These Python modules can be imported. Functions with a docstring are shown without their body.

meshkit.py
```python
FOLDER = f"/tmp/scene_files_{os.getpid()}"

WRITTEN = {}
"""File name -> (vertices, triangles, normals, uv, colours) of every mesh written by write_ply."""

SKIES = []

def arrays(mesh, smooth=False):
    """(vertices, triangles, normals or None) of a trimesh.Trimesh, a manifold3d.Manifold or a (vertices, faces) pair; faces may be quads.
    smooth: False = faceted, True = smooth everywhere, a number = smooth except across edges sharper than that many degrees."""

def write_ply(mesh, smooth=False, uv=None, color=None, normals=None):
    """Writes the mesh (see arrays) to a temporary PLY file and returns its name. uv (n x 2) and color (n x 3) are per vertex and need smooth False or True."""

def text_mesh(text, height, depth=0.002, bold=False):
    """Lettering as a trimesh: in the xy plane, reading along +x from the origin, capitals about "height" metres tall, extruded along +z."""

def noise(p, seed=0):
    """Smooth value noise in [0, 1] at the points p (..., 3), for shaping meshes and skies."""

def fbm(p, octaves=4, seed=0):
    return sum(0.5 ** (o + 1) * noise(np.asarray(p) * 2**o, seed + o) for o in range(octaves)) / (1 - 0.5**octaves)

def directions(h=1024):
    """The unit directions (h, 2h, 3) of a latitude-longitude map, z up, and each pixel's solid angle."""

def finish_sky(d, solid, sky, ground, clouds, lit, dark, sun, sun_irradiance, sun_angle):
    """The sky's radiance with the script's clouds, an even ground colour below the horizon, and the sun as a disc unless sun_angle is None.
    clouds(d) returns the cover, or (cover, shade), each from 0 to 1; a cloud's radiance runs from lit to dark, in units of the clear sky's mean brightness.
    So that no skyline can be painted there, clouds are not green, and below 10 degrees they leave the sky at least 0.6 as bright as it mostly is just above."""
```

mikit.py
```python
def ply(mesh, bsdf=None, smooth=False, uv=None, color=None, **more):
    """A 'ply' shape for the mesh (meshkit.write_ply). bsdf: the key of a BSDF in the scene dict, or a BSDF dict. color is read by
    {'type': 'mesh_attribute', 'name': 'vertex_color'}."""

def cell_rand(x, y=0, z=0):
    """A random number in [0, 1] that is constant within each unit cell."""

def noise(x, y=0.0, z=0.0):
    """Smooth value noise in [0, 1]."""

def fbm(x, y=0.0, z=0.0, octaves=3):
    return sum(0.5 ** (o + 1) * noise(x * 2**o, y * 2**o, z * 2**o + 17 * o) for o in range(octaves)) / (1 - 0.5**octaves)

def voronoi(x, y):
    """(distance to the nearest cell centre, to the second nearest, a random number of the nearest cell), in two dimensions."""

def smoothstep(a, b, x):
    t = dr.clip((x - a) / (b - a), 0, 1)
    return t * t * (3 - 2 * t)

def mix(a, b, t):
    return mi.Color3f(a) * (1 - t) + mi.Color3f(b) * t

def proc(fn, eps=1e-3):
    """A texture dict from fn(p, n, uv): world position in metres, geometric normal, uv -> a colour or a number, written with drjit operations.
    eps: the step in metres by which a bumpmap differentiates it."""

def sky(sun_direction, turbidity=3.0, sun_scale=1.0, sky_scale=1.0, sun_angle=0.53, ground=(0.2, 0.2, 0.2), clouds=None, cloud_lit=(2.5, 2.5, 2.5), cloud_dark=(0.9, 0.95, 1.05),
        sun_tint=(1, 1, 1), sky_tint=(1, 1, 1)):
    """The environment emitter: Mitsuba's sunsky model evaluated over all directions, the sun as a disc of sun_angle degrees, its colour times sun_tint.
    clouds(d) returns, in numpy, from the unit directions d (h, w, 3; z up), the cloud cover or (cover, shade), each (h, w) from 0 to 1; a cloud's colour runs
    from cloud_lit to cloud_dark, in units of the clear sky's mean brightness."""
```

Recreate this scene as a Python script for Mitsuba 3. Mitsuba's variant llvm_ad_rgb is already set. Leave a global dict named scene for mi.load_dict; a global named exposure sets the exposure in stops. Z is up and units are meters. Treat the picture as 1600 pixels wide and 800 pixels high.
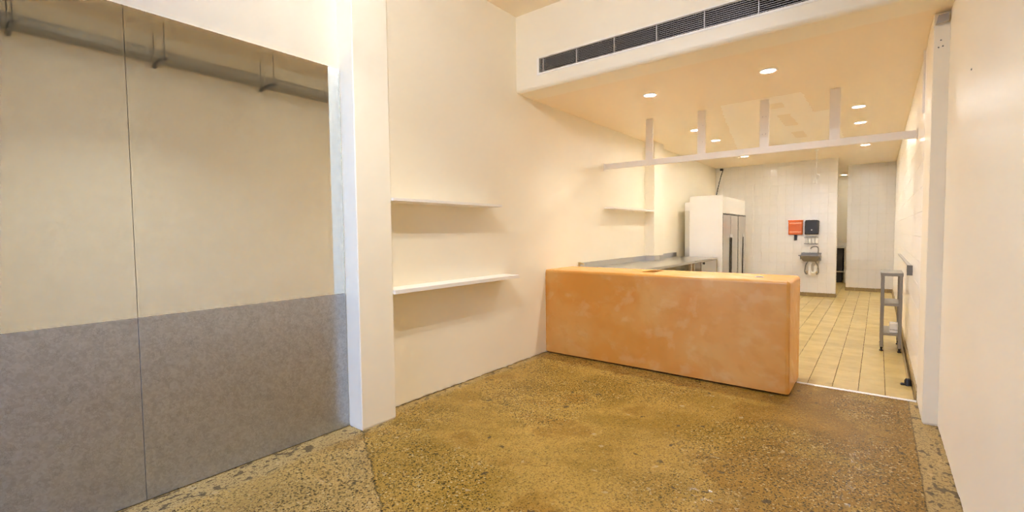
import math, random
import numpy as np, trimesh, shapely.geometry as sg, manifold3d as m3
import drjit as dr
import mitsuba as mi
import mikit
from mikit import proc, noise, fbm, voronoi, smoothstep, mix, cell_rand
T = mi.ScalarTransform4f
rng = random.Random(7)
scene, labels = {}, {}

# ------------------------------------------------------------ camera, sky, exposure
exposure = 2.35
yaw, pit, rol = 0.66583871, -0.04758872, -0.01115242
fw = np.array([-math.sin(yaw)*math.cos(pit), math.cos(yaw)*math.cos(pit), math.sin(pit)])
r0 = np.array([math.cos(yaw), math.sin(yaw), 0]); u0 = np.cross(r0, fw)
rt = math.cos(rol)*r0 + math.sin(rol)*u0; up = np.cross(rt, fw)
CAM = np.array([0, 0, 1.5])
scene['camera'] = dict(type='perspective', fov=95.382, fov_axis='x', near_clip=0.02, far_clip=200.0,
                       to_world=T().look_at(origin=CAM.tolist(), target=(CAM+fw).tolist(), up=up.tolist()))
scene['sky'] = {'sampling_weight': 14.0, **mikit.sky([0.25, 0.8, 0.75], turbidity=4.0, sun_scale=0.0, sky_scale=4.1, ground=(0.28, 0.28, 0.29), sky_tint=(1.0, 1.0, 1.24))}
LAMP = np.array([1.0, 0.975, 0.94])
WIN = (-3.2, -1.6, 3.86)          # shopfront opening: left edge, right edge, height
KITCHEN_LAMP, FRONT_LAMP, COUNTER_BEAM, TRACK_BEAM, FRONT_BEAM = 56.0, 6.0, 1.1, 2.45, 3.4

# ------------------------------------------------------------ materials
def rgb(*c): return {'type': 'rgb', 'value': list(map(float, c))}
def pr(c, rough=0.5, metal=0.0, spec=0.5, **k):
    return {'type': 'twosided', 'b': dict(type='principled', base_color=rgb(*c) if isinstance(c, tuple) else c, roughness=rough, metallic=metal, specular=spec, **k)}
def paint_fn(p, n, uv):
    v = fbm(p.x*2.1 + p.z*0.7, p.y*1.7, p.z*1.9, 3)
    return mix((0.84, 0.775, 0.605), (0.865, 0.805, 0.645), v)
def floor_fn(p, n, uv):
    x, y = p.x, p.y
    big = fbm(x*0.8+3.1, y*0.8+1.7, 0, 3)
    mid = fbm(x*3.3, y*3.3, 5.0, 3)
    streak = fbm((x+0.5*y)*1.4, (y-0.5*x)*5.5, 4.0, 3)
    fine = noise(x*150, y*150)*0.6 + noise(x*330, y*330)*0.4
    c = mix((0.285, 0.170, 0.027), (0.47, 0.300, 0.070), smoothstep(0.30, 0.66, big*0.4+mid*0.35+0.25*streak))
    c = c*(0.72 + 0.56*fine)
    # a separate pour of paler cement, ending at the joint that runs from the foot of the column
    jd = y - (2.05 - 0.545*(x+3.1)) + 0.03*(noise(x*22, y*22)-0.5) + 0.012*(noise(x*70, y*70)-0.5)
    left = dr.select(jd < 0, mi.Float(1), mi.Float(0))
    c = mix(c, mi.Color3f(0.46, 0.325, 0.125)*(0.62+0.40*mid+0.32*fine), 0.55*left)
    brown_zone = smoothstep(0.42, 0.56, 0.55*mid+0.3*big+0.25*streak + 0.22*smoothstep(-1.3, -0.2, x)*smoothstep(2.2, 3.4, y) - 0.13)
    c = c*mix((1, 1, 1), (0.66, 0.58, 0.42), brown_zone)  # irregular browner zones, denser on the right towards the threshold
    border = dr.maximum(smoothstep(0.231, 0.243, x), smoothstep(-2.98, -3.06, x + 0.10*(mid-0.5) + 0.17*smoothstep(2.2, 2.5, y)))
    expo = smoothstep(0.36, 0.56, fbm(x*1.1+7.7, y*1.1+2.2, 2.0, 2))*(1-0.8*border)
    c = mix(c, mi.Color3f(0.41, 0.30, 0.13)*(0.8+0.4*fine), border*0.75)
    for s, dark, light, rad, ox in ((95.0, 0.30, 0.90, 0.36, 0.0), (52.0, 0.27, 0.94, 0.31, 31.0), (31.0, 0.10, 0.96, 0.24, 57.0)):
        d, _, w = voronoi(x*s+ox, y*s+ox)
        stone = smoothstep(rad+0.06, rad-0.06, d)
        c = mix(c, mi.Color3f(0.030, 0.019, 0.008), stone*dr.select(w < dark, 0.88, 0.0)*(0.45+0.55*expo)*1.0)
        c = mix(c, mi.Color3f(0.56, 0.45, 0.25), stone*dr.select(w > light, 0.75, 0.0)*(0.3+0.7*expo))
    # larger dark stones and chips
    d, _, w = voronoi(x*11+0.35*noise(x*60, y*60), y*11+5.0+0.35*noise(y*60, x*60))
    c = mix(c, mi.Color3f(0.06, 0.045, 0.025), smoothstep(0.24, 0.15, d)*dr.select(w < 0.03, 0.8, 0.0))
    c = mix(c, mi.Color3f(0.50, 0.39, 0.22), smoothstep(0.17, 0.12, d)*dr.select(w > 0.96, 0.6, 0.0))
    # saw cut between slab and cement margin
    c = c*(1-0.45*smoothstep(0.006, 0.002, dr.abs(x-0.236+0.006*(noise(y*9)-0.5))))
    c = c*(1-0.55*smoothstep(0.011, 0.003, dr.abs(jd)))
    # black marks on the cement margins
    blot = smoothstep(0.62, 0.70, fbm(x*34, y*24, 3.0, 3))*border
    c = mix(c, mi.Color3f(0.07, 0.05, 0.028), 0.8*blot)
    return c
def floor_rough(p, n, uv):
    return 0.46 - 0.30*smoothstep(0.66, 0.74, fbm(p.x*30, p.y*30, 1.0, 3))
def render_fn(p, n, uv):
    u, v = p.x+p.y*0.9, p.z+p.y*0.35
    a = fbm(u*1.6+4, v*2.0, 1.0, 4)
    b = fbm(u*4.0+0.8*a, v*4.5, 3.0, 5)
    t = fbm(u*9+v*6, v*8.0-u*3, 9.0, 4)
    c = mix((0.62, 0.255, 0.036), (0.65, 0.315, 0.072), smoothstep(0.30, 0.70, a))
    c = mix(c, mi.Color3f(0.68, 0.40, 0.125), 0.42*smoothstep(0.44, 0.82, b))
    c = mix(c, mi.Color3f(0.58, 0.245, 0.032), 0.40*smoothstep(0.48, 0.78, t))
    c = mix(c, mi.Color3f(0.74, 0.50, 0.25), 0.30*smoothstep(0.52, 0.82, fbm(u*8+2*a, v*9, 7.0, 4)))
    return c
def galv_fn(p, n, uv):
    d, s, w = voronoi(p.y*85+0.8*noise(p.z*60, p.y*60), p.z*85+0.8*noise(p.y*70, p.z*50))
    d2, s2, w2 = voronoi(p.y*34, p.z*34)
    k = 0.40 + 0.08*w + 0.05*w2 - 0.09*smoothstep(0.14, 0.02, s-d)*smoothstep(0.45, 0.62, fbm(p.y*22, p.z*22))
    return mi.Color3f(k*0.975, k, k*1.03)
def galv_rough(p, n, uv):
    d, s, w = voronoi(p.y*85+0.8*noise(p.z*60, p.y*60), p.z*85+0.8*noise(p.y*70, p.z*50))
    return 0.22 + 0.11*w + 0.07*fbm(p.y*3, p.z*3)
def tile_fn(c0, c1, sc):
    def fn(p, n, uv):
        return mix(c0, c1, fbm(p.x*sc, p.y*sc, p.z*sc, 3))
    return fn
M = scene
M['m_paint'] = pr(proc(paint_fn), 0.42)
def soffit_fn(p, n, uv):
    # paler sharp-edged patch with three strips kept in the base colour
    j = 0.03*(noise(p.x*14, p.y*14)-0.5)
    x, y = p.x+j, p.y+j
    inside = (x > -1.62-0.16*(y-6.4)) & (x < -0.50) & (y > 6.35) & (y < 10.3) & ((x < -0.72) | (y > 7.5)) & (p.z < 3.2)
    strip = (x > -1.14) & (x < -0.975) & (((y > 6.68) & (y < 6.98)) | ((y > 7.40) & (y < 8.25)) | ((y > 8.80) & (y < 9.40)))
    return dr.select(inside & ~strip, mi.Color3f(0.92, 0.845, 0.70), mi.Color3f(0.865, 0.75, 0.55))
M['m_ceiling'] = pr((0.88, 0.77, 0.575), 0.40)
M['m_soffit'] = pr(proc(soffit_fn), 0.40)
M['m_floor'] = pr(proc(floor_fn), proc(floor_rough), spec=0.14)
M['m_render'] = pr(proc(render_fn), 0.30)
M['m_galv'] = {'type': 'twosided', 'b': dict(type='principled', base_color=proc(galv_fn), roughness=proc(galv_rough), metallic=0.82)}
M['m_mirror'] = {'type': 'conductor', 'material': 'none', 'specular_reflectance': rgb(0.87, 0.885, 0.84)}
M['m_steel'] = pr((0.66, 0.64, 0.60), 0.28, 1.0)
M['m_traymetal'] = pr((0.28, 0.28, 0.25), 0.40, 0.5)
M['m_darksteel'] = pr((0.17, 0.17, 0.16), 0.40, 0.5)
M['m_tubesteel'] = pr((0.29, 0.275, 0.25), 0.35, 0.7)
M['m_alu'] = pr((0.74, 0.73, 0.72), 0.35, 0.35)
M['m_white'] = pr((0.84, 0.82, 0.76), 0.35)
M['m_board'] = pr((0.80, 0.765, 0.69), 0.40)
M['m_slat'] = pr((0.012, 0.011, 0.010), 0.7, spec=0.05)
M['m_black'] = pr((0.018, 0.018, 0.02), 0.35)
M['m_dark'] = pr((0.03, 0.025, 0.02), 0.6)
M['m_orange'] = pr((0.66, 0.135, 0.018), 0.28)
M['m_palered'] = pr((0.82, 0.33, 0.17), 0.3)
M['m_grey'] = pr((0.40, 0.39, 0.38), 0.5)
M['m_brass'] = pr((0.62, 0.50, 0.26), 0.3, 1.0)
M['m_walltile'] = pr((0.87, 0.84, 0.765), 0.16)
M['m_grout'] = pr((0.72, 0.67, 0.56), 0.8)
M['m_floorgrout'] = pr((0.20, 0.135, 0.055), 0.85)
M['m_skirt'] = pr((0.27, 0.19, 0.075), 0.35)
TILES = []
for i, (a, b) in enumerate((((0.42, 0.305, 0.105), (0.49, 0.37, 0.145)), ((0.44, 0.32, 0.115), (0.51, 0.385, 0.150)), ((0.395, 0.285, 0.10), (0.47, 0.35, 0.13)))):
    M[f'm_tile{i}'] = pr(proc(tile_fn(a, b, 9.0)), 0.33); TILES.append(f'm_tile{i}')
M['m_lampbody'] = pr((0.88, 0.86, 0.82), 0.35)

# ------------------------------------------------------------ helpers
def cat(*ms): return trimesh.util.concatenate([m for m in ms])
def box(x0, x1, y0, y1, z0, z1, c=0.0):
    a, b = np.array([x0, y0, z0], float), np.array([x1, y1, z1], float)
    if c <= 0:
        m = trimesh.creation.box(b-a); m.apply_translation((a+b)/2); return m
    c = min(c, 0.45*float((b-a).min())); pts = []
    for s in np.ndindex(2, 2, 2):
        p = np.where(np.array(s) == 1, b, a); d = np.where(np.array(s) == 1, -c, c)
        for k in range(3):
            q = p + d; q[k] = p[k]; pts.append(q)
    return trimesh.convex.convex_hull(np.array(pts))
def tube(pts, r, n=10):
    pts = np.asarray(pts, float); rs = np.broadcast_to(r, len(pts)); V, F = [], []
    ref = None
    for i, p in enumerate(pts):
        t = pts[min(i+1, len(pts)-1)] - pts[max(i-1, 0)]; t /= np.linalg.norm(t)
        if ref is None: ref = np.cross(t, [0.3, 0.5, 0.81] if abs(t[2]) < 0.9 else [1, 0, 0])
        ref = ref - t*(ref@t); ref /= np.linalg.norm(ref); b = np.cross(t, ref)
        a = np.arange(n)*2*np.pi/n
        V.append(p + rs[i]*(np.cos(a)[:, None]*ref + np.sin(a)[:, None]*b))
    N = len(pts)
    for i in range(N-1):
        for k in range(n):
            k2 = (k+1) % n; F += [[i*n+k, i*n+k2, (i+1)*n+k2], [i*n+k, (i+1)*n+k2, (i+1)*n+k]]
    V = np.vstack(V + [pts[:1], pts[-1:]])
    for k in range(n):
        k2 = (k+1) % n; F += [[N*n, k2, k], [N*n+1, (N-1)*n+k, (N-1)*n+k2]]
    m = trimesh.Trimesh(V, F, process=False); m.fix_normals(); return m
def arc(c, r, a0, a1, u, v, n=10):
    c, u, v = map(lambda q: np.array(q, float), (c, u, v))
    return [c + r*(math.cos(a)*u + math.sin(a)*v) for a in np.linspace(math.radians(a0), math.radians(a1), n)]
def lathe(prof, n=32, at=(0, 0, 0)):
    m = trimesh.creation.revolve(np.array(prof, float), sections=n); m.apply_translation(at); return m
def extrude(poly, h, axes, off):
    """extrude a shapely polygon (u, v) by h along w; axes: which world axes u, v, w are; off: start on w"""
    m = trimesh.creation.extrude_polygon(poly, h, engine='earcut'); V = np.array(m.vertices); W = np.zeros_like(V)
    W[:, axes[0]], W[:, axes[1]], W[:, axes[2]] = V[:, 0], V[:, 1], V[:, 2]+off
    m = trimesh.Trimesh(W, m.faces, process=False); m.fix_normals(); return m
def mf(m): return m3.Manifold(m3.Mesh(np.array(m.vertices, np.float32), np.array(m.faces, np.uint32)))
def tm(m):
    q = m.to_mesh(); return trimesh.Trimesh(q.vert_properties[:, :3], q.tri_verts, process=False)
def key_for(k):
    if k not in scene and k not in USED: USED.add(k); return k
    i = 1
    while f'{k}_{i:03d}' in USED: i += 1
    USED.add(f'{k}_{i:03d}'); return f'{k}_{i:03d}'
USED = set()
def obj(name, mesh, mat, parent=None, smooth=False, label=None, category=None, group=None, kind=None, **more):
    k = key_for(f'{parent}__{name}' if parent else name)
    scene[k] = mikit.ply(mesh, mat, smooth=smooth, **more) if not isinstance(mesh, dict) else {**mesh, **more}
    d = {a: b for a, b in (('label', label), ('category', category), ('group', group), ('kind', kind)) if b}
    if d: labels[k] = d
    return k
def thing(name, label, category, group=None):
    k = key_for(name); labels[k] = {'label': label, 'category': category, **({'group': group} if group else {})}; return k
def struct(name, mesh, mat, parent=None, **k): return obj(name, mesh, mat, parent, kind=None if parent else 'structure', **k)
def bent(pts, r=0.02, n=5):
    """round the corners of a polyline"""
    pts = [np.array(p, float) for p in pts]; out = [pts[0]]
    for a, b, c in zip(pts, pts[1:], pts[2:]):
        d0 = min(r, np.linalg.norm(a-b)/2.01); d1 = min(r, np.linalg.norm(c-b)/2.01)
        p, q = b+(a-b)/np.linalg.norm(a-b)*d0, b+(c-b)/np.linalg.norm(c-b)*d1
        for t in np.linspace(0, 1, n): out.append((1-t)**2*p + 2*t*(1-t)*b + t*t*q)
    return out + [pts[-1]]

# ------------------------------------------------------------ the setting
LX, RX, KX = -3.27, 0.385, 0.310         # left wall, right wall of the front room, right wall of the kitchen
CEIL, SOF, YB, YF = 3.94, 3.09, 4.28, -0.55
struct('floor', box(-3.5, 0.6, YF-0.3, 5.312, -0.15, 0.0), 'm_floor', label='ground and polished concrete floor of the front room')
struct('ceiling', box(-3.5, 0.6, YF-0.3, YB+0.2, CEIL, CEIL+0.15), 'm_ceiling', label='high cream ceiling of the front room')
def broken_foot(a0, a1, z1, amp, seed):
    q = np.random.default_rng(seed); t = np.arange(a0, a1, 0.018); z = 0.004 + amp*np.clip(np.convolve(q.random(len(t)+6), np.ones(4)/4, 'same')[3:-3]-0.38, 0, 1)*3
    return sg.Polygon([(a0, z1), (a0, 0.003)] + list(zip(t[1:], z[1:])) + [(a1, 0.003), (a1, z1)])
struct('wall_left', cat(box(-3.5, LX-0.02, YF, 17.4, 0, CEIL), extrude(broken_foot(YF, 17.4, CEIL, 0.016, 3), 0.02, (1, 2, 0), LX-0.02)), 'm_paint', label='cream painted long wall on the left')
struct('wall_right', cat(box(RX+0.02, 0.6, YF, 4.80, 0, CEIL), extrude(broken_foot(YF, 4.80, CEIL, 0.014, 5), 0.02, (1, 2, 0), RX)), 'm_paint', label='cream painted wall on the right of the front room')
struct('wall_front', cat(box(-3.5, WIN[0], YF-0.15, YF, 0, CEIL), box(WIN[1], 0.6, YF-0.15, YF, 0, CEIL), box(WIN[0], WIN[1], YF-0.15, YF, WIN[2], CEIL)), 'm_paint', label='street wall with a wide shopfront opening')
struct('wall_column', cat(box(-3.4, -3.08, 2.04, 2.36, 0.007, CEIL, 0.006), box(-3.4, -3.086, 2.046, 2.354, 0, 0.02)), 'm_paint', label='square cream column against the left wall')
# bulkhead with its rounded lower edge and the slot of the air grille
VX0, VX1, VZ0, VZ1 = -2.955, 0.16, 3.255, 3.408
prof = [(YB, CEIL), (YB, SOF+0.045)] + [tuple(p) for p in arc((YB+0.045, SOF+0.045), 0.045, 180, 270, (1, 0), (0, 1), 8)] + [(YB+0.35, SOF), (YB+0.35, CEIL)]
bh = extrude(sg.Polygon(prof), 3.9, (1, 2, 0), -3.4)
bh = tm(mf(bh) - mf(box(VX0, VX1, YB-0.1, YB+0.60, VZ0, VZ1)))
struct('wall_bulkhead', bh, 'm_paint', smooth=30, label='cream bulkhead where the ceiling steps down')
struct('ceiling_kitchen', box(-3.5, 0.6, YB+0.33, 17.4, SOF, SOF+0.15), 'm_soffit', label='low cream ceiling over the counter and kitchen')
# kitchen shell
struct('wall_pilaster', cat(box(0.295, 0.6, 4.72, 5.335, 0.009, SOF, 0.004), box(0.302, 0.6, 4.728, 5.33, 0, 0.02)), 'm_paint', label='cream wall end on the right between front room and kitchen')
kw = struct('wall_kitchen', box(KX, 0.6, 5.33, 14.3, 0, SOF), 'm_grout', label='tiled right wall of the kitchen')
struct('wall_pier', box(-3.4, -3.10, 8.0, 8.45, 0, SOF, 0.005), 'm_paint', label='shallow cream pier on the left kitchen wall')
bw = struct('wall_back', box(-3.4, -0.724, 12.558, 12.76, 0, SOF), 'm_grout', label='white tiled back wall of the kitchen')
pw = struct('wall_passage', box(-0.612, 0.6, 14.208, 17.3, 0, SOF), 'm_grout', label='white tiled wall beside the passage at the far end')
struct('wall_store', box(-3.5, 0.6, 17.2, 17.4, 0, SOF), 'm_paint', label='end wall of the back passage')
fk = struct('floor_kitchen', box(-3.5, 0.6, 5.312, 17.4, -0.15, -0.004), 'm_floorgrout', label='tan tiled kitchen floor')

# wall tiles, one by one where they can be told apart
TW, TH, G = 0.165, 0.225, 0.0025
def wall_tiles(parent, x0, x1, yface, ztop):
    n = 0; z = 0.085
    while z < ztop-0.01:
        z1 = min(z+TH, ztop); x = x1
        while x > x0+0.01:
            xa = max(x-TW, x0)
            w, h = x-xa-G, z1-z-G
            kk = (round(w, 4), round(h, 4))
            if kk not in TILEPLY: TILEPLY[kk] = mikit.ply(box(-w/2, w/2, -0.009, 0, -h/2, h/2, 0.0012), 'm_walltile')
            obj('tile', TILEPLY[kk], None, parent, to_world=T().translate([(x+xa)/2, yface+0.001*(rng.random()-0.5), (z+z1)/2]).rotate([0, 0, 1], 0.25*(rng.random()-0.5)))
            n += 1; x -= TW
        z += TH
TILEPLY = {}
wall_tiles(bw, -2.42, -0.724, 12.559, SOF)
wall_tiles(pw, -0.612, KX-0.009, 14.209, SOF)
ms = []
for z in np.arange(0.085, SOF-0.01, TH):
    for y in np.arange(5.34, 14.2, TW):
        ms.append(box(KX-0.008+0.0006*rng.random(), KX+0.004, y, min(y+TW, 14.2)-G, z, min(z+TH, SOF)-G, 0.0012))
obj('wall_tiles', cat(*ms), 'm_walltile', kw, kind='stuff', label='cream wall tiles of the right kitchen wall')
ms = []
for z in np.arange(0.085, SOF-0.01, TH):
    for x in np.arange(-2.42, -3.26, -TW):
        ms.append(box(max(x-TW, -3.268)+G, x, 12.550, 12.562, z, min(z+TH, SOF)-G, 0.0012))
obj('wall_tiles', cat(*ms), 'm_walltile', bw, kind='stuff', label='white wall tiles behind the fridge')
# skirting tiles
def skirt(parent, mesh): obj('skirting', mesh, 'm_skirt', parent, label='brown skirting tiles')
skirt(bw, cat(*[box(x, x+0.197, 12.535, 12.56, 0, 0.083, 0.004) for x in np.arange(-3.26, -0.75, 0.2)[:-1]], box(-0.86, -0.722, 12.535, 12.56, 0, 0.083, 0.004), box(-0.74, -0.715, 12.54, 12.76, 0, 0.083, 0.004)))
skirt(pw, cat(*[box(x, x+0.197, 14.185, 14.21, 0, 0.083, 0.004) for x in np.arange(-0.62, 0.25, 0.2)]))
skirt(kw, cat(*[box(KX-0.022, KX+0.004, y, y+0.196, 0, 0.083, 0.004) for y in np.arange(5.345, 14.1, 0.2)]))
# floor tiles
ply_floor = {}
far = []; count = 0; cells = []
ys = [5.335, 5.45] + [5.45+0.2*i for i in range(1, 60)]
for j in range(len(ys)-1):
    for i in range(0, 17):
        x1 = 0.282-0.2*i; x0 = x1-0.2
        if x0 < -3.25: continue
        y0, y1 = ys[j], ys[j+1]
        vis = x0 > -1.45 and (x1 > -0.60 - 0.078*(y0-5.3)*1.25 - 0.12) and y1 < 12.9
        cells.append((x0, x1, y0, y1, vis))
vis = [c for c in cells if c[4]][:300]
vs = set(vis)
for x0, x1, y0, y1, _ in cells:
    gx, gy = 0.006, 0.003
    if (x0, x1, y0, y1, _) in vs:
        kk = (round(y1-y0, 3), rng.randrange(3))
        if kk not in ply_floor: ply_floor[kk] = mikit.ply(box(-0.1+gx/2, 0.1-gx/2, -(y1-y0)/2+gy/2, (y1-y0)/2-gy/2, -0.012, 0, 0.0015), TILES[kk[1]])
        obj('tile', ply_floor[kk], None, fk, to_world=T().translate([(x0+x1)/2, (y0+y1)/2, 0.0008*rng.random()]))
    elif y0 < 17.2:
        far.append(box(x0+gx/2, x1-gx/2, y0+gy/2, y1-gy/2, -0.012, 0, 0.0015))
obj('floor_tiles', cat(*far), TILES[0], fk, kind='stuff', label='tan floor tiles in the far part of the kitchen')

# ------------------------------------------------------------ mirrors and steel sheets on the left wall
for i, (y0, y1, w) in enumerate(((0.742, 2.036, 'between the panel seam and the column'), (-0.53, 0.7405, 'at the left edge of the photo'))):
    obj('mirror', box(-3.268, -3.251, y0, y1, 1.0525, 2.765, 0.0004), 'm_mirror', label=f'large frameless wall mirror {w}, above the steel sheet', category='mirror', group='wall mirrors')
    obj('steel_sheet', box(-3.268, -3.2495, y0+0.0003, y1-0.0003, 0.006, 1.051, 0.0006), 'm_galv', label=f'grey galvanised steel wall sheet {w}, below the mirror', category='wall panel', group='steel wall sheets')

obj('mirror_joint', box(-3.268, -3.2503, 0.7400, 0.7425, 1.0525, 2.766), 'm_slat', 'mirror', label='thin dark joint at the panel seam')

# ------------------------------------------------------------ shelves on the left wall
def shelf(y0, y1, z0, z1, d, lab):
    obj('shelf', box(LX-0.01, LX+d, y0, y1, z0, z1, 0.002), 'm_board', label=lab, category='shelf', group='white wall shelves')
shelf(2.361, 3.74, 1.775, 1.80, 0.215, 'upper white wall shelf right of the column')
shelf(2.361, 4.02, 1.020, 1.055, 0.215, 'lower white wall shelf right of the column')
obj('shelf', box(LX-0.01, LX+0.17, 6.44, 8.0, 1.86, 1.89, 0.002), 'm_board', label='small white wall shelf above the kitchen bench, left of the pier', category='shelf', group='white wall shelves')

# ------------------------------------------------------------ counter
def rounded(x0, x1, y0, y1, z0, z1, r, seg=24):
    s = m3.Manifold.sphere(r, seg)
    pts = [s.translate((x, y, z)) for x in (x0+r, x1-r) for y in (y0+r, y1-r) for z in (z0+r, z1-r)]
    return m3.Manifold.batch_hull(pts)
ct = thing('counter', 'long terracotta rendered service counter standing on the concrete floor', 'counter')
big = rounded(LX-0.20, -0.603, 4.775, 5.46, -0.2, 1.05, 0.035) - m3.Manifold.cube((6, 6, 1)).translate((-5, 2, -1+0.022)) - m3.Manifold.cube((1, 3, 3)).translate((LX-1.0+0.0005, 4, -1))
V = None
cut = rounded(-2.11, -1.96, 5.03, 5.34, 0.80, 1.3, 0.02)
grom = m3.Manifold.cylinder(0.6, 0.038, 0.038, 24).translate((-0.905, 5.07, 0.9))
hollow = m3.Manifold.cube((1.5, 0.44, 0.93)).translate((-2.7, 4.93, 0.05))
shell = tm(big - cut - grom - hollow)
V = np.array(shell.vertices); V[:, 1] += (V[:, 0] + 0.603)*(-0.024); shell.vertices = V     # front runs a little askew
obj('body', shell, 'm_render', ct, smooth=35)
obj('plinth', box(LX+0.001, -0.63, 4.885, 5.44, 0, 0.03), 'm_render', ct, label='recessed foot')
obj('grommet', lathe([(0.030, 0), (0.040, 0), (0.042, 0.003), (0.040, 0.005), (0.030, 0.004), (0.030, 0)], 24, (-0.905, 5.075, 1.049)), 'm_grey', ct, smooth=30, label='small grey cable ring')
obj('valve', cat(tube([(-3.245, 5.63, 0.95), (-3.245, 5.63, 1.09)], 0.012), tube(bent([(-3.245, 5.63, 1.075), (-3.19, 5.63, 1.085), (-3.165, 5.63, 1.06)], 0.02), 0.009), box(-3.262, -3.215, 5.62, 5.64, 1.088, 1.097, 0.002)), 'm_brass', smooth=40, label='small brass tap at the left end of the counter, by the wall', category='tap')
# threshold strip
obj('threshold_strip', extrude(sg.Polygon([(5.288, 0), (5.293, 0.0045), (5.312, 0.006), (5.330, 0.0045), (5.336, 0)]), 0.895, (1, 2, 0), -0.602), 'm_alu', label='bare aluminium threshold strip between concrete and kitchen tiles', category='threshold')

# ------------------------------------------------------------ air grille in the bulkhead
ag = thing('air_grille', 'long dark slatted air conditioning grille in the white bulkhead', 'vent')
fr = [box(VX0-0.028, VX1+0.028, YB-0.006, YB+0.012, z0, z1, 0.002) for z0, z1 in ((VZ0-0.022, VZ0), (VZ1, VZ1+0.012))] + [box(a, b, YB-0.006, YB+0.012, VZ0-0.022, VZ1+0.012, 0.002) for a, b in ((VX0-0.028, VX0), (VX1, VX1+0.028))]
obj('frame', cat(*fr), 'm_white', ag)
dz = 0.004
obj('duct', cat(box(VX0, VX1, YB+0.35, YB+1.2, VZ0-dz, VZ0), box(VX0, VX1, YB+0.35, YB+1.2, VZ1, VZ1+dz), box(VX0-dz, VX0, YB+0.35, YB+1.2, VZ0-dz, VZ1+dz), box(VX1, VX1+dz, YB+0.35, YB+1.2, VZ0-dz, VZ1+dz), box(VX0-dz, VX1+dz, YB+1.2, YB+1.2+dz, VZ0-dz, VZ1+dz)), 'm_grey', ag, label='grey sheet metal duct')
obj('duct_lining', cat(box(VX0+0.001, VX1-0.001, YB+0.05, YB+0.35, VZ0+0.0005, VZ0+0.003), box(VX0+0.001, VX1-0.001, YB+0.05, YB+0.35, VZ1-0.003, VZ1-0.0005)), 'm_grey', ag, label='grey duct lining')
nS = 9
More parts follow.
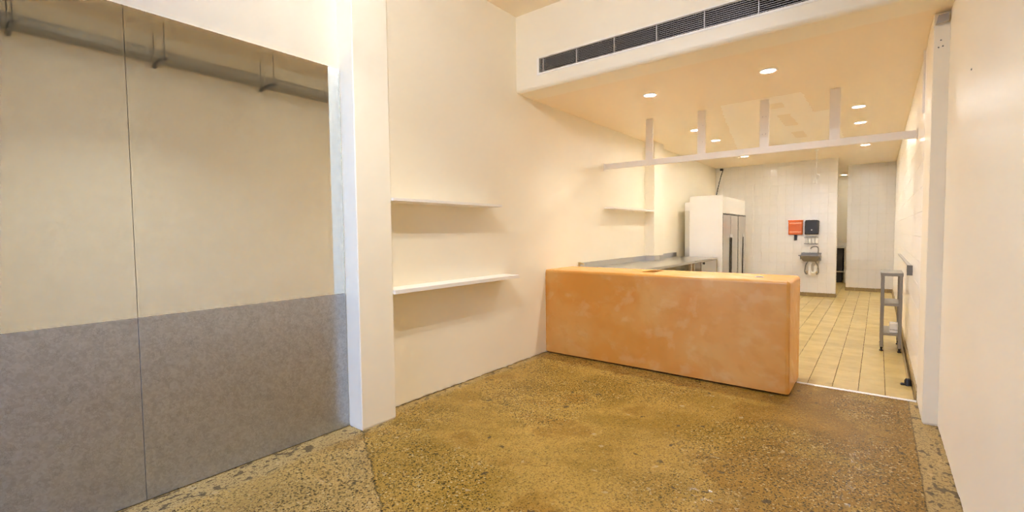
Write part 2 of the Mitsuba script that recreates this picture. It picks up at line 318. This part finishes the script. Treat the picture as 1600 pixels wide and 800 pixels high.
for i in range(nS):
    z = VZ0 + (i+0.5)*(VZ1-VZ0)/nS
    m = extrude(sg.Polygon([(0.004, -0.0018), (0.004, 0.0018), (0.040, 0.0090), (0.040, 0.0070)]), VX1-VX0-0.004, (1, 2, 0), VX0+0.002); m.apply_translation((0, YB, z))
    sl = obj('slat', m, 'm_slat', ag)
    obj('front_edge', box(VX0+0.002, VX1-0.002, YB+0.0005, YB+0.004, z-0.0011, z+0.0011), 'm_alu', sl, label='pale front edge')
for x in [-2.905] + list(np.arange(-2.49, 0.1, 0.423)):
    obj('divider', box(x-0.002, x+0.002, YB-0.001, YB+0.05, VZ0, VZ1), 'm_alu', ag)

# ------------------------------------------------------------ hanging frame over the counter
hf = thing('hanging_frame', 'white hanging rail on four posts under the kitchen ceiling', 'ceiling frame')
obj('rail', box(LX+0.008, KX-0.018, 6.425, 6.475, 2.447, 2.528, 0.003), 'm_board', hf)
for x, sc in ((-2.57, 0), (-1.86, 1), (-1.12, 2), (-0.41, 0)):
    p = obj('post', box(x-0.05, x+0.05, 6.43, 6.47, 2.526, SOF, 0.003), 'm_board', hf)
    for dz in (0.13, 0.34):
        for dx in (-0.018, 0.018):
            if sc == 2 or (sc == 1 and dx > 0): obj('screw', lathe([(0, 0), (0.006, 0), (0.004, 0.003), (0, 0.003)], 8).apply_transform(trimesh.transformations.rotation_matrix(math.pi/2, (1, 0, 0), (0, 0, 0))).apply_translation((x+dx, 6.431, 2.55+dz)), 'm_grey', p)
for a in (LX, KX-0.019):
    obj('end_plate', box(a, a+0.010, 6.415, 6.485, 2.43, 2.545, 0.002), 'm_board', hf)

# ------------------------------------------------------------ lamps
def beam(key, pos, aim, power, cutoff, width, tint=LAMP):
    a = np.array(aim, float)-np.array(pos, float); u = [1, 0, 0] if abs(a[2]) > 0.9*np.linalg.norm(a) else [0, 0, 1]
    scene[key] = dict(type='spot', to_world=T().look_at(origin=list(pos), target=list(aim), up=u), intensity=rgb(*(tint*power)), cutoff_angle=float(cutoff), beam_width=float(width), sampling_weight=3.0)
def downlight(x, y, z, lab, L, r=0.064, name='downlight', group='kitchen downlights'):
    t = thing(name, lab, 'downlight', group)
    obj('trim', lathe([(r, 0.0), (r, -0.006), (r+0.004, -0.010), (r+0.016, -0.009), (r+0.020, -0.003), (r+0.020, 0.0)], 36, (x, y, z)), 'm_lampbody', t, smooth=40)
    d = lathe([(0, -0.011), (r*0.6, -0.009), (r*0.93, -0.005), (r, -0.002), (r, 0.0), (0, 0.0)], 32, (x, y, z-0.001))
    k = obj('lens', d, 'm_lampbody', t, label='glowing lens')
    scene[k]['emitter'] = {'type': 'area', 'radiance': rgb(*(LAMP*L)), 'sampling_weight': 7.0 if z > 3.5 else 1.0}
for x, y, lab in ((-2.11, 5.31, 'downlight nearest the left wall, in front of the hanging rail'), (-0.89, 5.28, 'largest downlight, above the counter near the air grille'),
                  (-2.28, 7.58, 'downlight just left of the second post of the hanging rail'), (-2.26, 8.66, 'downlight just right of the second post of the hanging rail'),
                  (-0.23, 7.55, 'upper of the two downlights right of the last post'), (-0.24, 8.68, 'lower of the two downlights right of the last post'),
                  (-2.26, 10.91, 'small downlight below the rail, above the fridge'), (-0.22, 11.0, 'small downlight below the right end of the rail')):
    downlight(x, y, SOF, lab, KITCHEN_LAMP*(0.35 if y < 7 else 2.0 if y > 10 else 1.25))
    if y < 7: beam(f'counter_beam_{int(-x)}', (x, y, SOF-0.03), (x, y, 0), COUNTER_BEAM, 62, 25)
downlight(-0.80, 16.5, SOF, 'small downlight seen in the passage gap', KITCHEN_LAMP*0.55)
downlight(-1.15, 13.45, SOF, 'added unseen downlight behind the tiled back wall', KITCHEN_LAMP*2.6)  # no lamp known here; added out of sight to brighten the far tiled wall
downlight(-1.57, 1.35, CEIL, 'round ceiling lamp of the front room, above the picture', FRONT_LAMP, 0.075, 'ceiling_lamp', None)
beam('ceiling_beam', (-1.57, 1.35, CEIL-0.035), (-1.57, 1.35, 0), FRONT_BEAM, 58, 26)

tk = thing('track_spotlight', 'white ceiling spotlight of the front room turned towards the left wall', 'spotlight')
hd = tube([(-1.35, 0.95, 3.86), (-1.41, 1.03, 3.80)], [0.042, 0.05], 24)
obj('head', hd, 'm_lampbody', tk, smooth=40)
obj('stem', tube([(-1.36, 0.96, 3.855), (-1.36, 0.96, CEIL)], 0.009, 10), 'm_lampbody', tk, smooth=40)
beam('track_beam', (-1.425, 1.05, 3.785), (-3.1, 4.2, 2.5), TRACK_BEAM, 72, 30, np.array([0.95, 0.98, 1.08]))

# ------------------------------------------------------------ cable tray on the right wall, seen in the mirror
ty0, ty1, tx0, tx1, tz = -1.4, 4.27, -0.02, 0.25, 3.55
tr = thing('cable_tray', 'perforated galvanised cable tray hung along the wall, seen in the mirror', 'cable tray')
L_ = ty1-ty0
holes = []
for k in range(int(L_/0.10)):
    y = ty0+0.05+0.10*k
    for xx in ((0.05, 0.135, 0.22) if k % 2 else (0.09, 0.18)):
        holes.append(sg.box(tx0+xx-0.011, y-0.024, tx0+xx+0.011, y+0.024))
bot = sg.Polygon([(tx0, ty0), (tx1, ty0), (tx1, ty1), (tx0, ty1)], [list(h.exterior.coords) for h in holes])
obj('base', extrude(bot, 0.0018, (0, 1, 2), tz), 'm_traymetal', tr)
for a, nm in ((tx0, 0), (tx1-0.0018, 1)):
    hs = [sg.Point(ty0+0.03+0.06*k, tz+0.045).buffer(0.013, 3) for k in range(int(L_/0.06))]
    pl = sg.Polygon([(ty0, tz), (ty1, tz), (ty1, tz+0.085), (ty0, tz+0.085)], [list(h.exterior.coords) for h in hs])
    sd = obj('side', extrude(pl, 0.0018, (1, 2, 0), a), 'm_traymetal', tr)
    obj('lip', box(a-0.004 if nm else a, a+0.0018+(0 if nm else 0.008), ty0, ty1, tz+0.085, tz+0.088), 'm_traymetal', sd)
for y, w in ((0.64, 'nearest hanger of the cable tray, left edge of the mirror'), (1.83, 'middle hanger of the cable tray, right of the mirror seam'), (3.05, 'far hanger of the cable tray, near the column'), ):
    h = thing('tray_hanger', w, 'hanger', 'trapeze hangers of the cable tray')
    c = tm(mf(box(-0.10, 0.345, y-0.0205, y+0.0205, tz-0.026, tz-0.001)) - mf(box(-0.2, 0.4, y-0.018, y+0.018, tz-0.0235, tz+0.1)))
    #, y+0.0205, tz-0.026, tz-0.0235), box(-0.10, 0.345, y-0.0205, y-0.018, tz-0.026, tz-0.001), box(-0.10, 0.345, y+0.018, y+0.0205, tz-0.026, tz-0.001))
    obj('strut', c, 'm_darksteel', h)
    for x in (-0.065, 0.315):
        rd = obj('rod', tube([(x, y, tz-0.045), (x, y, CEIL)], 0.005, 8), 'm_darksteel', h, smooth=40)
        for zz in (tz-0.036, tz-0.001): obj('nut', lathe([(0, 0), (0.011, 0), (0.011, 0.009), (0, 0.009)], 6, (x, y, zz)), 'm_darksteel', rd)
obj('tray_bracket', cat(box(-0.045, 0.30, 0.53, 0.57, tz-0.03, tz-0.002, 0.002), tube([(-0.035, 0.55, tz-0.04), (-0.035, 0.55, CEIL)], 0.005, 8)), 'm_darksteel', label='extra bracket under the cable tray at the left edge of the mirror', category='hanger')

# ------------------------------------------------------------ kitchen benches
def bench_unit(lab, y0, y1, notch):
    t = thing('kitchen_bench', lab, 'bench', 'stainless kitchen benches')
    xa, xb = LX+0.004, -2.46
    if notch: poly = sg.Polygon([(xa, y0), (xb, y0), (xb, y1), (-3.095, y1), (-3.095, 7.996), (xa, 7.996)])
    else: poly = sg.Polygon([(-3.095 if y0 < 8.45 else xa, y0), (xb, y0), (xb, y1), (xa, y1), (xa, 8.456), (-3.095, 8.456)])
    obj('top', extrude(poly, 0.036, (0, 1, 2), 0.964), 'm_steel', t)
    sp = [box(xa, xa+0.014, y0, 7.995, 1.0, 1.085, 0.002), box(xa+0.014, -3.095, 7.981, 7.995, 1.0, 1.085, 0.002), box(-3.095, -3.081, 7.981, y1, 1.0, 1.085, 0.002)] if notch else \
         [box(-3.095, -3.081, y0, 8.47, 1.0, 1.085, 0.002), box(xa, -3.095, 8.456, 8.47, 1.0, 1.085, 0.002), box(xa, xa+0.014, 8.47, y1, 1.0, 1.085, 0.002)]
    obj('splashback', cat(*sp), 'm_steel', t)
    for x in (xa+0.25, xb-0.06):
        for y in (y0+0.08, y1-0.08):
            l = obj('leg', box(x-0.019, x+0.019, y-0.019, y+0.019, 0.06, 0.965, 0.003), 'm_steel', t)
            obj('foot', lathe([(0, 0), (0.018, 0), (0.02, 0.02), (0.012, 0.06), (0, 0.06)], 16, (x, y, 0)), 'm_black', l, smooth=30)
    return t, xb
t, xb = bench_unit('stainless steel bench with splashback behind the left half of the counter', 5.68, 8.23, True)
obj('undershelf', box(LX+0.2, xb-0.03, 5.74, 8.17, 0.25, 0.275, 0.003), 'm_steel', t)
t, xb = bench_unit('stainless steel bench with closed front between the first bench and the white fridge', 8.25, 9.62, False)
d = obj('front_panel', box(xb-0.03, xb-0.006, 8.62, 9.60, 0.12, 0.958, 0.003), 'm_steel', t)
obj('edge_trim', box(xb-0.028, xb-0.002, 9.585, 9.618, 0.12, 0.962, 0.002), 'm_skirt', t, label='brown upright edge')
obj('knob', lathe([(0, 0), (0.018, 0), (0.022, 0.01), (0.018, 0.025), (0, 0.028)], 16).apply_transform(trimesh.transformations.rotation_matrix(math.pi/2, (0, 1, 0))).apply_translation((xb-0.006, 8.72, 0.93)), 'm_black', d, smooth=30, label='black knob')

# ------------------------------------------------------------ fridge
fg = thing('fridge', 'tall white cold cabinet with stainless doors, against the back left corner', 'fridge')
fx0, fx1, fy0, fy1, fz = -3.03, -2.402, 9.75, 11.80, 2.205
obj('body', box(fx0, fx1-0.05, fy0, fy1, 0.10, fz, 0.004), 'm_white', fg)
obj('side_panel', box(fx0, fx1+0.004, fy0-0.018, fy0, 0.0, fz+0.01, 0.003), 'm_white', fg)
obj('fascia', box(fx1-0.05, fx1-0.025, fy0+0.02, fy1, 1.865, fz-0.01, 0.003), 'm_white', fg)
obj('top_rail', box(fx1-0.05, fx1-0.004, fy0+0.004, fy1, 1.838, 1.858, 0.003), 'm_darksteel', fg)
obj('corner_trim', box(fx1-0.024, fx1-0.002, fy0+0.004, fy0+0.05, 0.1, 1.84, 0.002), 'm_darksteel', fg)
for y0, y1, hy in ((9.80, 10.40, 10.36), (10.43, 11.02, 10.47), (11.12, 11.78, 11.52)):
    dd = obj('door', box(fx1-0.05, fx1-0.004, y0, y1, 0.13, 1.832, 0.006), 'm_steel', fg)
    obj('handle', box(fx1-0.006, fx1+0.010, hy-0.018, hy+0.018, 0.45, 1.37, 0.004), 'm_dark', dd, label='long dark strip in place of the grip recess')  # no recess is cut; its shade is the dark colour of this strip
    obj('latch', box(fx1-0.006, fx1+0.018, hy-0.035, hy+0.05, 1.37, 1.44, 0.006), 'm_alu', dd)
obj('gap_post', box(fx1-0.048, fx1-0.012, 11.03, 11.11, 0.1, 1.836, 0.002), 'm_darksteel', fg)
obj('plinth', box(fx0+0.02, fx1-0.07, fy0+0.01, fy1-0.02, 0, 0.10), 'm_dark', fg)
obj('rear_panel', box(-3.135, fx0-0.004, 9.76, 9.80, 0.1, 1.93, 0.003), 'm_steel', fg, label='narrow stainless strip between white panel and wall')
obj('rear_cap', box(-3.135, fx0-0.004, 9.755, 9.80, 1.93, 2.10, 0.003), 'm_white', fg)
# black supply cable from the wall down to the fridge
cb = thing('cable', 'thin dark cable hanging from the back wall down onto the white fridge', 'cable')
obj('cord', tube(bent([(-3.12, 12.53, 3.05), (-3.05, 12.42, 3.04), (-2.97, 11.9, 2.85), (-2.93, 11.45, 2.5), (-2.94, 11.3, fz+0.005)], 0.2, 8), 0.010, 8), 'm_dark', cb, smooth=40)
obj('hole_shade', box(-3.16, -3.09, 12.515, 12.55, 3.02, 3.075, 0.006), 'm_black', cb)  # black block whose colour stands for the shade in the wall hole

# ------------------------------------------------------------ back wall: fire blanket, dispenser, rack, hand basin
WY = 12.55
fb = thing('fire_blanket', 'orange fire blanket pouch hanging on the back wall left of the black dispenser', 'fire blanket')
pouch = rounded(-1.645, -1.36, WY-0.05, WY-0.002, 1.405, 1.725, 0.02)
obj('pouch', tm(pouch), 'm_orange', fb, smooth=40)
for z0, z1 in ((1.455, 1.485), (1.655, 1.69)): obj('stripe', box(-1.625, -1.38, WY-0.0525, WY-0.049, z0, z1, 0.001), 'm_palered', fb, label='pale printed stripe')
obj('top_flap', box(-1.655, -1.35, WY-0.03, WY-0.004, 1.712, 1.742, 0.006), 'm_orange', fb)
obj('pull_strap', box(-1.53, -1.47, WY-0.02, WY-0.006, 1.275, 1.41, 0.003), 'm_black', fb, label='black pull strap')
pd = thing('towel_dispenser', 'black paper towel dispenser on the back wall above the hand basin', 'dispenser')
dsp = tm(m3.Manifold.batch_hull([m3.Manifold.sphere(0.02, 20).translate((x, y, z)) for x, y, z in ((-1.295, WY-0.03, 1.43), (-1.065, WY-0.03, 1.43), (-1.295, WY-0.11, 1.43), (-1.065, WY-0.11, 1.43), (-1.30, WY-0.03, 1.70), (-1.06, WY-0.03, 1.70), (-1.28, WY-0.10, 1.715), (-1.08, WY-0.10, 1.715))]))
obj('cover', dsp, 'm_black', pd, smooth=40)
obj('lock', lathe([(0, 0), (0.014, 0), (0.012, 0.006), (0, 0.006)], 16).apply_transform(trimesh.transformations.rotation_matrix(math.pi/2, (1, 0, 0))).apply_translation((-1.18, WY-0.128, 1.51)), 'm_alu', pd, label='pale round lock')
obj('paper', box(-1.27, -1.09, WY-0.10, WY-0.03, 1.385, 1.412, 0.004), 'm_white', pd, label='white paper edge')
sr = thing('soap_rack', 'pale wall rack with thin dark rails between dispenser and hand basin', 'rack')
obj('back_plate', box(-1.31, -1.06, WY-0.012, WY, 1.20, 1.36, 0.003), 'm_white', sr)
for z, nm in ((1.335, 'upper'), (1.195, 'lower')):
    obj('rail', box(-1.33, -1.05, WY-0.07, WY-0.055, z, z+0.012, 0.003), 'm_darksteel', sr)
for i in range(4):
    x = -1.285+0.066*i
    obj('holder', lathe([(0, 0), (0.022, 0), (0.024, 0.01), (0.024, 0.11), (0.014, 0.122), (0.012, 0.135), (0, 0.135)], 18, (x, WY-0.042, 1.205)), 'm_white', sr, smooth=40)
hb = thing('hand_basin', 'small stainless hand basin on the back wall with white waste trap below', 'basin')
bx0, bx1, by0, bz = -1.385, -0.995, WY-0.30, 0.945
outer = m3.Manifold.batch_hull([m3.Manifold.sphere(0.03, 20).translate(p) for p in ((bx0+0.08, by0+0.08, bz-0.11), (bx1-0.08, by0+0.08, bz-0.11), (bx0+0.08, WY-0.05, bz-0.11), (bx1-0.08, WY-0.05, bz-0.11))] + [m3.Manifold.cylinder(0.03, 0.03, 0.03, 20).translate(p) for p in ((bx0+0.035, by0+0.035, bz-0.03), (bx1-0.035, by0+0.035, bz-0.03), (bx0+0.035, WY-0.035, bz-0.03), (bx1-0.035, WY-0.035, bz-0.03))])
inner = m3.Manifold.batch_hull([m3.Manifold.sphere(0.03, 20).translate(p) for p in ((bx0+0.085, by0+0.085, bz-0.095), (bx1-0.085, by0+0.085, bz-0.095), (bx0+0.085, WY-0.09, bz-0.095), (bx1-0.085, WY-0.09, bz-0.095), (bx0+0.06, by0+0.06, bz+0.05), (bx1-0.06, by0+0.06, bz+0.05), (bx0+0.06, WY-0.1, bz+0.05), (bx1-0.06, WY-0.1, bz+0.05))])
obj('bowl', tm(outer-inner), 'm_tubesteel', hb, smooth=30)
obj('rim', box(bx0-0.02, bx1+0.02, by0-0.012, WY-0.26, bz-0.018, bz+0.004, 0.004), 'm_tubesteel', hb)
obj('upstand', box(bx0, bx1, WY-0.016, WY, bz, bz+0.05, 0.003), 'm_tubesteel', hb)
tp = obj('tap', tube(bent([(-1.05, WY-0.07, bz-0.01), (-1.05, WY-0.07, bz+0.17), (-1.09, WY-0.10, bz+0.20), (-1.17, WY-0.15, bz+0.185), (-1.185, WY-0.165, bz+0.14)], 0.05, 6), 0.010, 10), 'm_tubesteel', hb, smooth=40)
obj('base', lathe([(0, 0), (0.022, 0), (0.020, 0.02), (0.012, 0.03), (0, 0.03)], 18, (-1.05, WY-0.07, bz)), 'm_tubesteel', tp, smooth=30)
for xx, zz in ((bx1-0.012, -0.13), (bx0, -0.10)): obj('bracket', box(xx, xx+0.012, WY-0.20, WY, bz+zz, bz-0.02, 0.003), 'm_tubesteel', hb)
wt = obj('waste_trap', cat(lathe([(0, 0), (0.045, 0), (0.045, 0.03), (0.03, 0.035), (0.03, 0.07), (0, 0.07)], 20, (-1.20, WY-0.15, 0.755)), tube(bent([(-1.20, WY-0.15, 0.80), (-1.20, WY-0.15, 0.56), (-1.10, WY-0.15, 0.54), (-1.09, WY-0.15, 0.70), (-1.09, WY-0.01, 0.71)], 0.05, 6), 0.024, 14), lathe([(0, 0), (0.038, 0), (0.038, 0.035), (0, 0.035)], 16, (-1.09, WY-0.15, 0.66)), lathe([(0, 0), (0.036, 0), (0.036, 0.1), (0, 0.1)], 16, (-1.20, WY-0.15, 0.50))), 'm_white', hb, smooth=40, label='white plastic waste trap')
for s in (-1, 1):
    x = -1.17 + s*0.115
    hs = obj('hose', tube(bent([(x*0.5-1.17*0.5, WY-0.10, 0.82), (x, WY-0.08, 0.72), (x+0.02*s, WY-0.06, 0.56), (x-0.01*s, WY-0.06, 0.50), (x-0.03*s, WY-0.03, 0.53), (x-0.03*s, WY, 0.56)], 0.03, 6), 0.012, 8), 'm_tubesteel', hb, smooth=40, label='braided water hose')
    obj('valve', cat(lathe([(0, 0), (0.024, 0), (0.024, 0.02), (0, 0.02)], 14).apply_transform(trimesh.transformations.rotation_matrix(math.pi/2, (1, 0, 0))).apply_translation((x-0.03*s, WY-0.03, 0.555)), tube([(x-0.03*s, WY-0.07, 0.555), (x-0.03*s, WY, 0.555)], 0.01, 8)), 'm_brass', hs, smooth=30)
# white drop cord
dc = thing('drop_cord', 'white power cord hanging from the kitchen ceiling with a coiled plug', 'cord')
cx, cy = -0.985, 11.0
obj('cord', tube([(cx, cy, SOF), (cx+0.002, cy, 2.85), (cx, cy, 2.60)], 0.009, 8), 'm_white', dc, smooth=40)
obj('ceiling_rose', lathe([(0, 0), (0.04, 0), (0.034, -0.018), (0.012, -0.028), (0, -0.028)], 20, (cx, cy, SOF)), 'm_white', dc, smooth=30)
a = np.linspace(0, 4*np.pi, 40)
obj('coil', tube(np.stack([cx+0.02+0.038*np.sin(a), cy+0.01*a/6, 2.555+0.038*np.cos(a)+0.002*a], 1), 0.010, 8), 'm_white', dc, smooth=40)
obj('plug', lathe([(0, 0), (0.02, 0), (0.03, 0.03), (0.028, 0.09), (0.012, 0.12), (0, 0.12)], 18, (cx-0.01, cy, 2.415)), 'm_white', dc, smooth=30)

# ------------------------------------------------------------ passage bench
pb = thing('passage_bench', 'steel bench with dark lower shelf, seen in the narrow passage gap', 'bench')
obj('top', box(-2.6, -0.66, 16.2, 16.95, 0.99, 1.03, 0.004), 'm_steel', pb)
obj('splashback', box(-2.6, -0.66, 16.93, 16.95, 1.03, 1.12, 0.003), 'm_steel', pb)
for x in (-2.5, -0.72):
    for y in (16.25, 16.88): obj('leg', box(x-0.02, x+0.02, y-0.02, y+0.02, 0, 0.99, 0.003), 'm_steel', pb)
obj('undershelf', box(-2.58, -0.68, 16.22, 16.93, 0.30, 0.33, 0.003), 'm_steel', pb)
obj('dark_block', box(-2.3, -0.78, 16.30, 16.9, 0.33, 0.985, 0.01), 'm_dark', pb, label='dark block above the lower shelf')  # dark block filling the space under the bench top
obj('low_dark_block', box(-2.3, -0.80, 16.30, 16.9, 0.0, 0.295, 0.01), 'm_dark', pb, label='dark block under the lower shelf')  # dark block filling the space below the lower shelf

# ------------------------------------------------------------ steel shelf unit and wall rail on the right
su = thing('shelf_unit', 'narrow stainless three tier shelf unit standing by the right kitchen wall', 'shelf unit')
sx0, sx1, sy0, sy1 = 0.042, 0.248, 7.30, 7.86
for x in (sx0, sx1-0.034):
    for y in (sy0, sy1-0.034):
        l = obj('leg', box(x, x+0.034, y, y+0.034, 0.05, 0.935, 0.003), 'm_tubesteel', su)
        obj('foot', lathe([(0, 0), (0.018, 0), (0.02, 0.012), (0.012, 0.02), (0.012, 0.06), (0, 0.06)], 16, (x+0.017, y+0.017, 0)), 'm_black', l, smooth=30)
obj('top', box(sx0-0.006, sx1+0.006, sy0-0.006, sy1+0.006, 0.932, 0.972, 0.004), 'm_tubesteel', su)
for z in (0.565, 0.20):
    obj('shelf', box(sx0+0.004, sx1-0.004, sy0+0.004, sy1-0.004, z, z+0.03, 0.003), 'm_tubesteel', su)
bx = thing('carton', 'small white carton on the lowest shelf of the steel shelf unit', 'box')
obj('body', box(0.135, 0.215, 7.36, 7.5, 0.231, 0.345, 0.003), 'm_white', bx)
obj('printed_band', box(0.1345, 0.2155, 7.3593, 7.5005, 0.262, 0.272), 'm_grey', bx, label='grey printed lines')
wr = thing('wall_rail', 'slim steel rail along the right kitchen wall above the shelf unit', 'rail')
obj('bar', box(KX-0.045, KX-0.006, 6.66, 10.0, 1.085, 1.102, 0.003), 'm_steel', wr)
obj('end_bracket', box(KX-0.056, KX-0.004, 6.62, 6.66, 1.00, 1.11, 0.003), 'm_darksteel', wr)
obj('door_stop', cat(lathe([(0, 0), (0.030, 0), (0.026, 0.05), (0.018, 0.065), (0, 0.07)], 18, (0.255, 5.82, 0)), box(0.20, 0.25, 5.80, 5.835, 0.0, 0.018, 0.004)), 'm_black', smooth=30, label='small black stop on the floor by the right kitchen wall', category='door stop')
obj('floor_pipe', tube(bent([(0.268, 5.9, 0.022), (0.268, 9.5, 0.022)], 0.02), 0.011, 10), 'm_brass', smooth=40, label='thin brass pipe on the floor along the right kitchen wall', category='pipe')
obj('corner_bracket', extrude(sg.Polygon([(0.303, 3.005), (0.372, 3.012), (0.374, 3.062), (0.315, 3.060)]), 0.05, (0, 2, 1), 4.672), 'm_grey', label='small grey bracket at the top of the right wall end', category='bracket')
obj('conduit', tube([(KX-0.012, 5.62, 2.54), (KX-0.012, 5.62, SOF)], 0.012, 10), 'm_white', smooth=40, label='white conduit on the right kitchen wall above the hanging rail end', category='conduit')
def screw(name, x, y, z, ax, lab, group=None):
    m = lathe([(0, 0), (0.0055, 0), (0.004, 0.004), (0, 0.004)], 10)
    m.apply_transform(trimesh.transformations.rotation_matrix(-math.pi/2 if ax == 'x' else math.pi/2, (0, 1, 0) if ax == 'x' else (1, 0, 0)))
    m.apply_translation((x, y, z)); obj(name, m, 'm_darksteel', label=lab, category='screw', group=group)
screw('screw', RX, 3.60, 2.37, 'x', 'single dark screw high on the right wall')
for dx, dz, w in ((-0.012, 0, 'left of the lower pair'), (0.012, 0.005, 'right of the lower pair'), (0.0, 0.05, 'the upper one')): screw('screw', 0.335+dx, 4.719, 2.84+dz, 'y', 'small dark screw near the top of the right wall end, '+w, 'screws in the wall end')
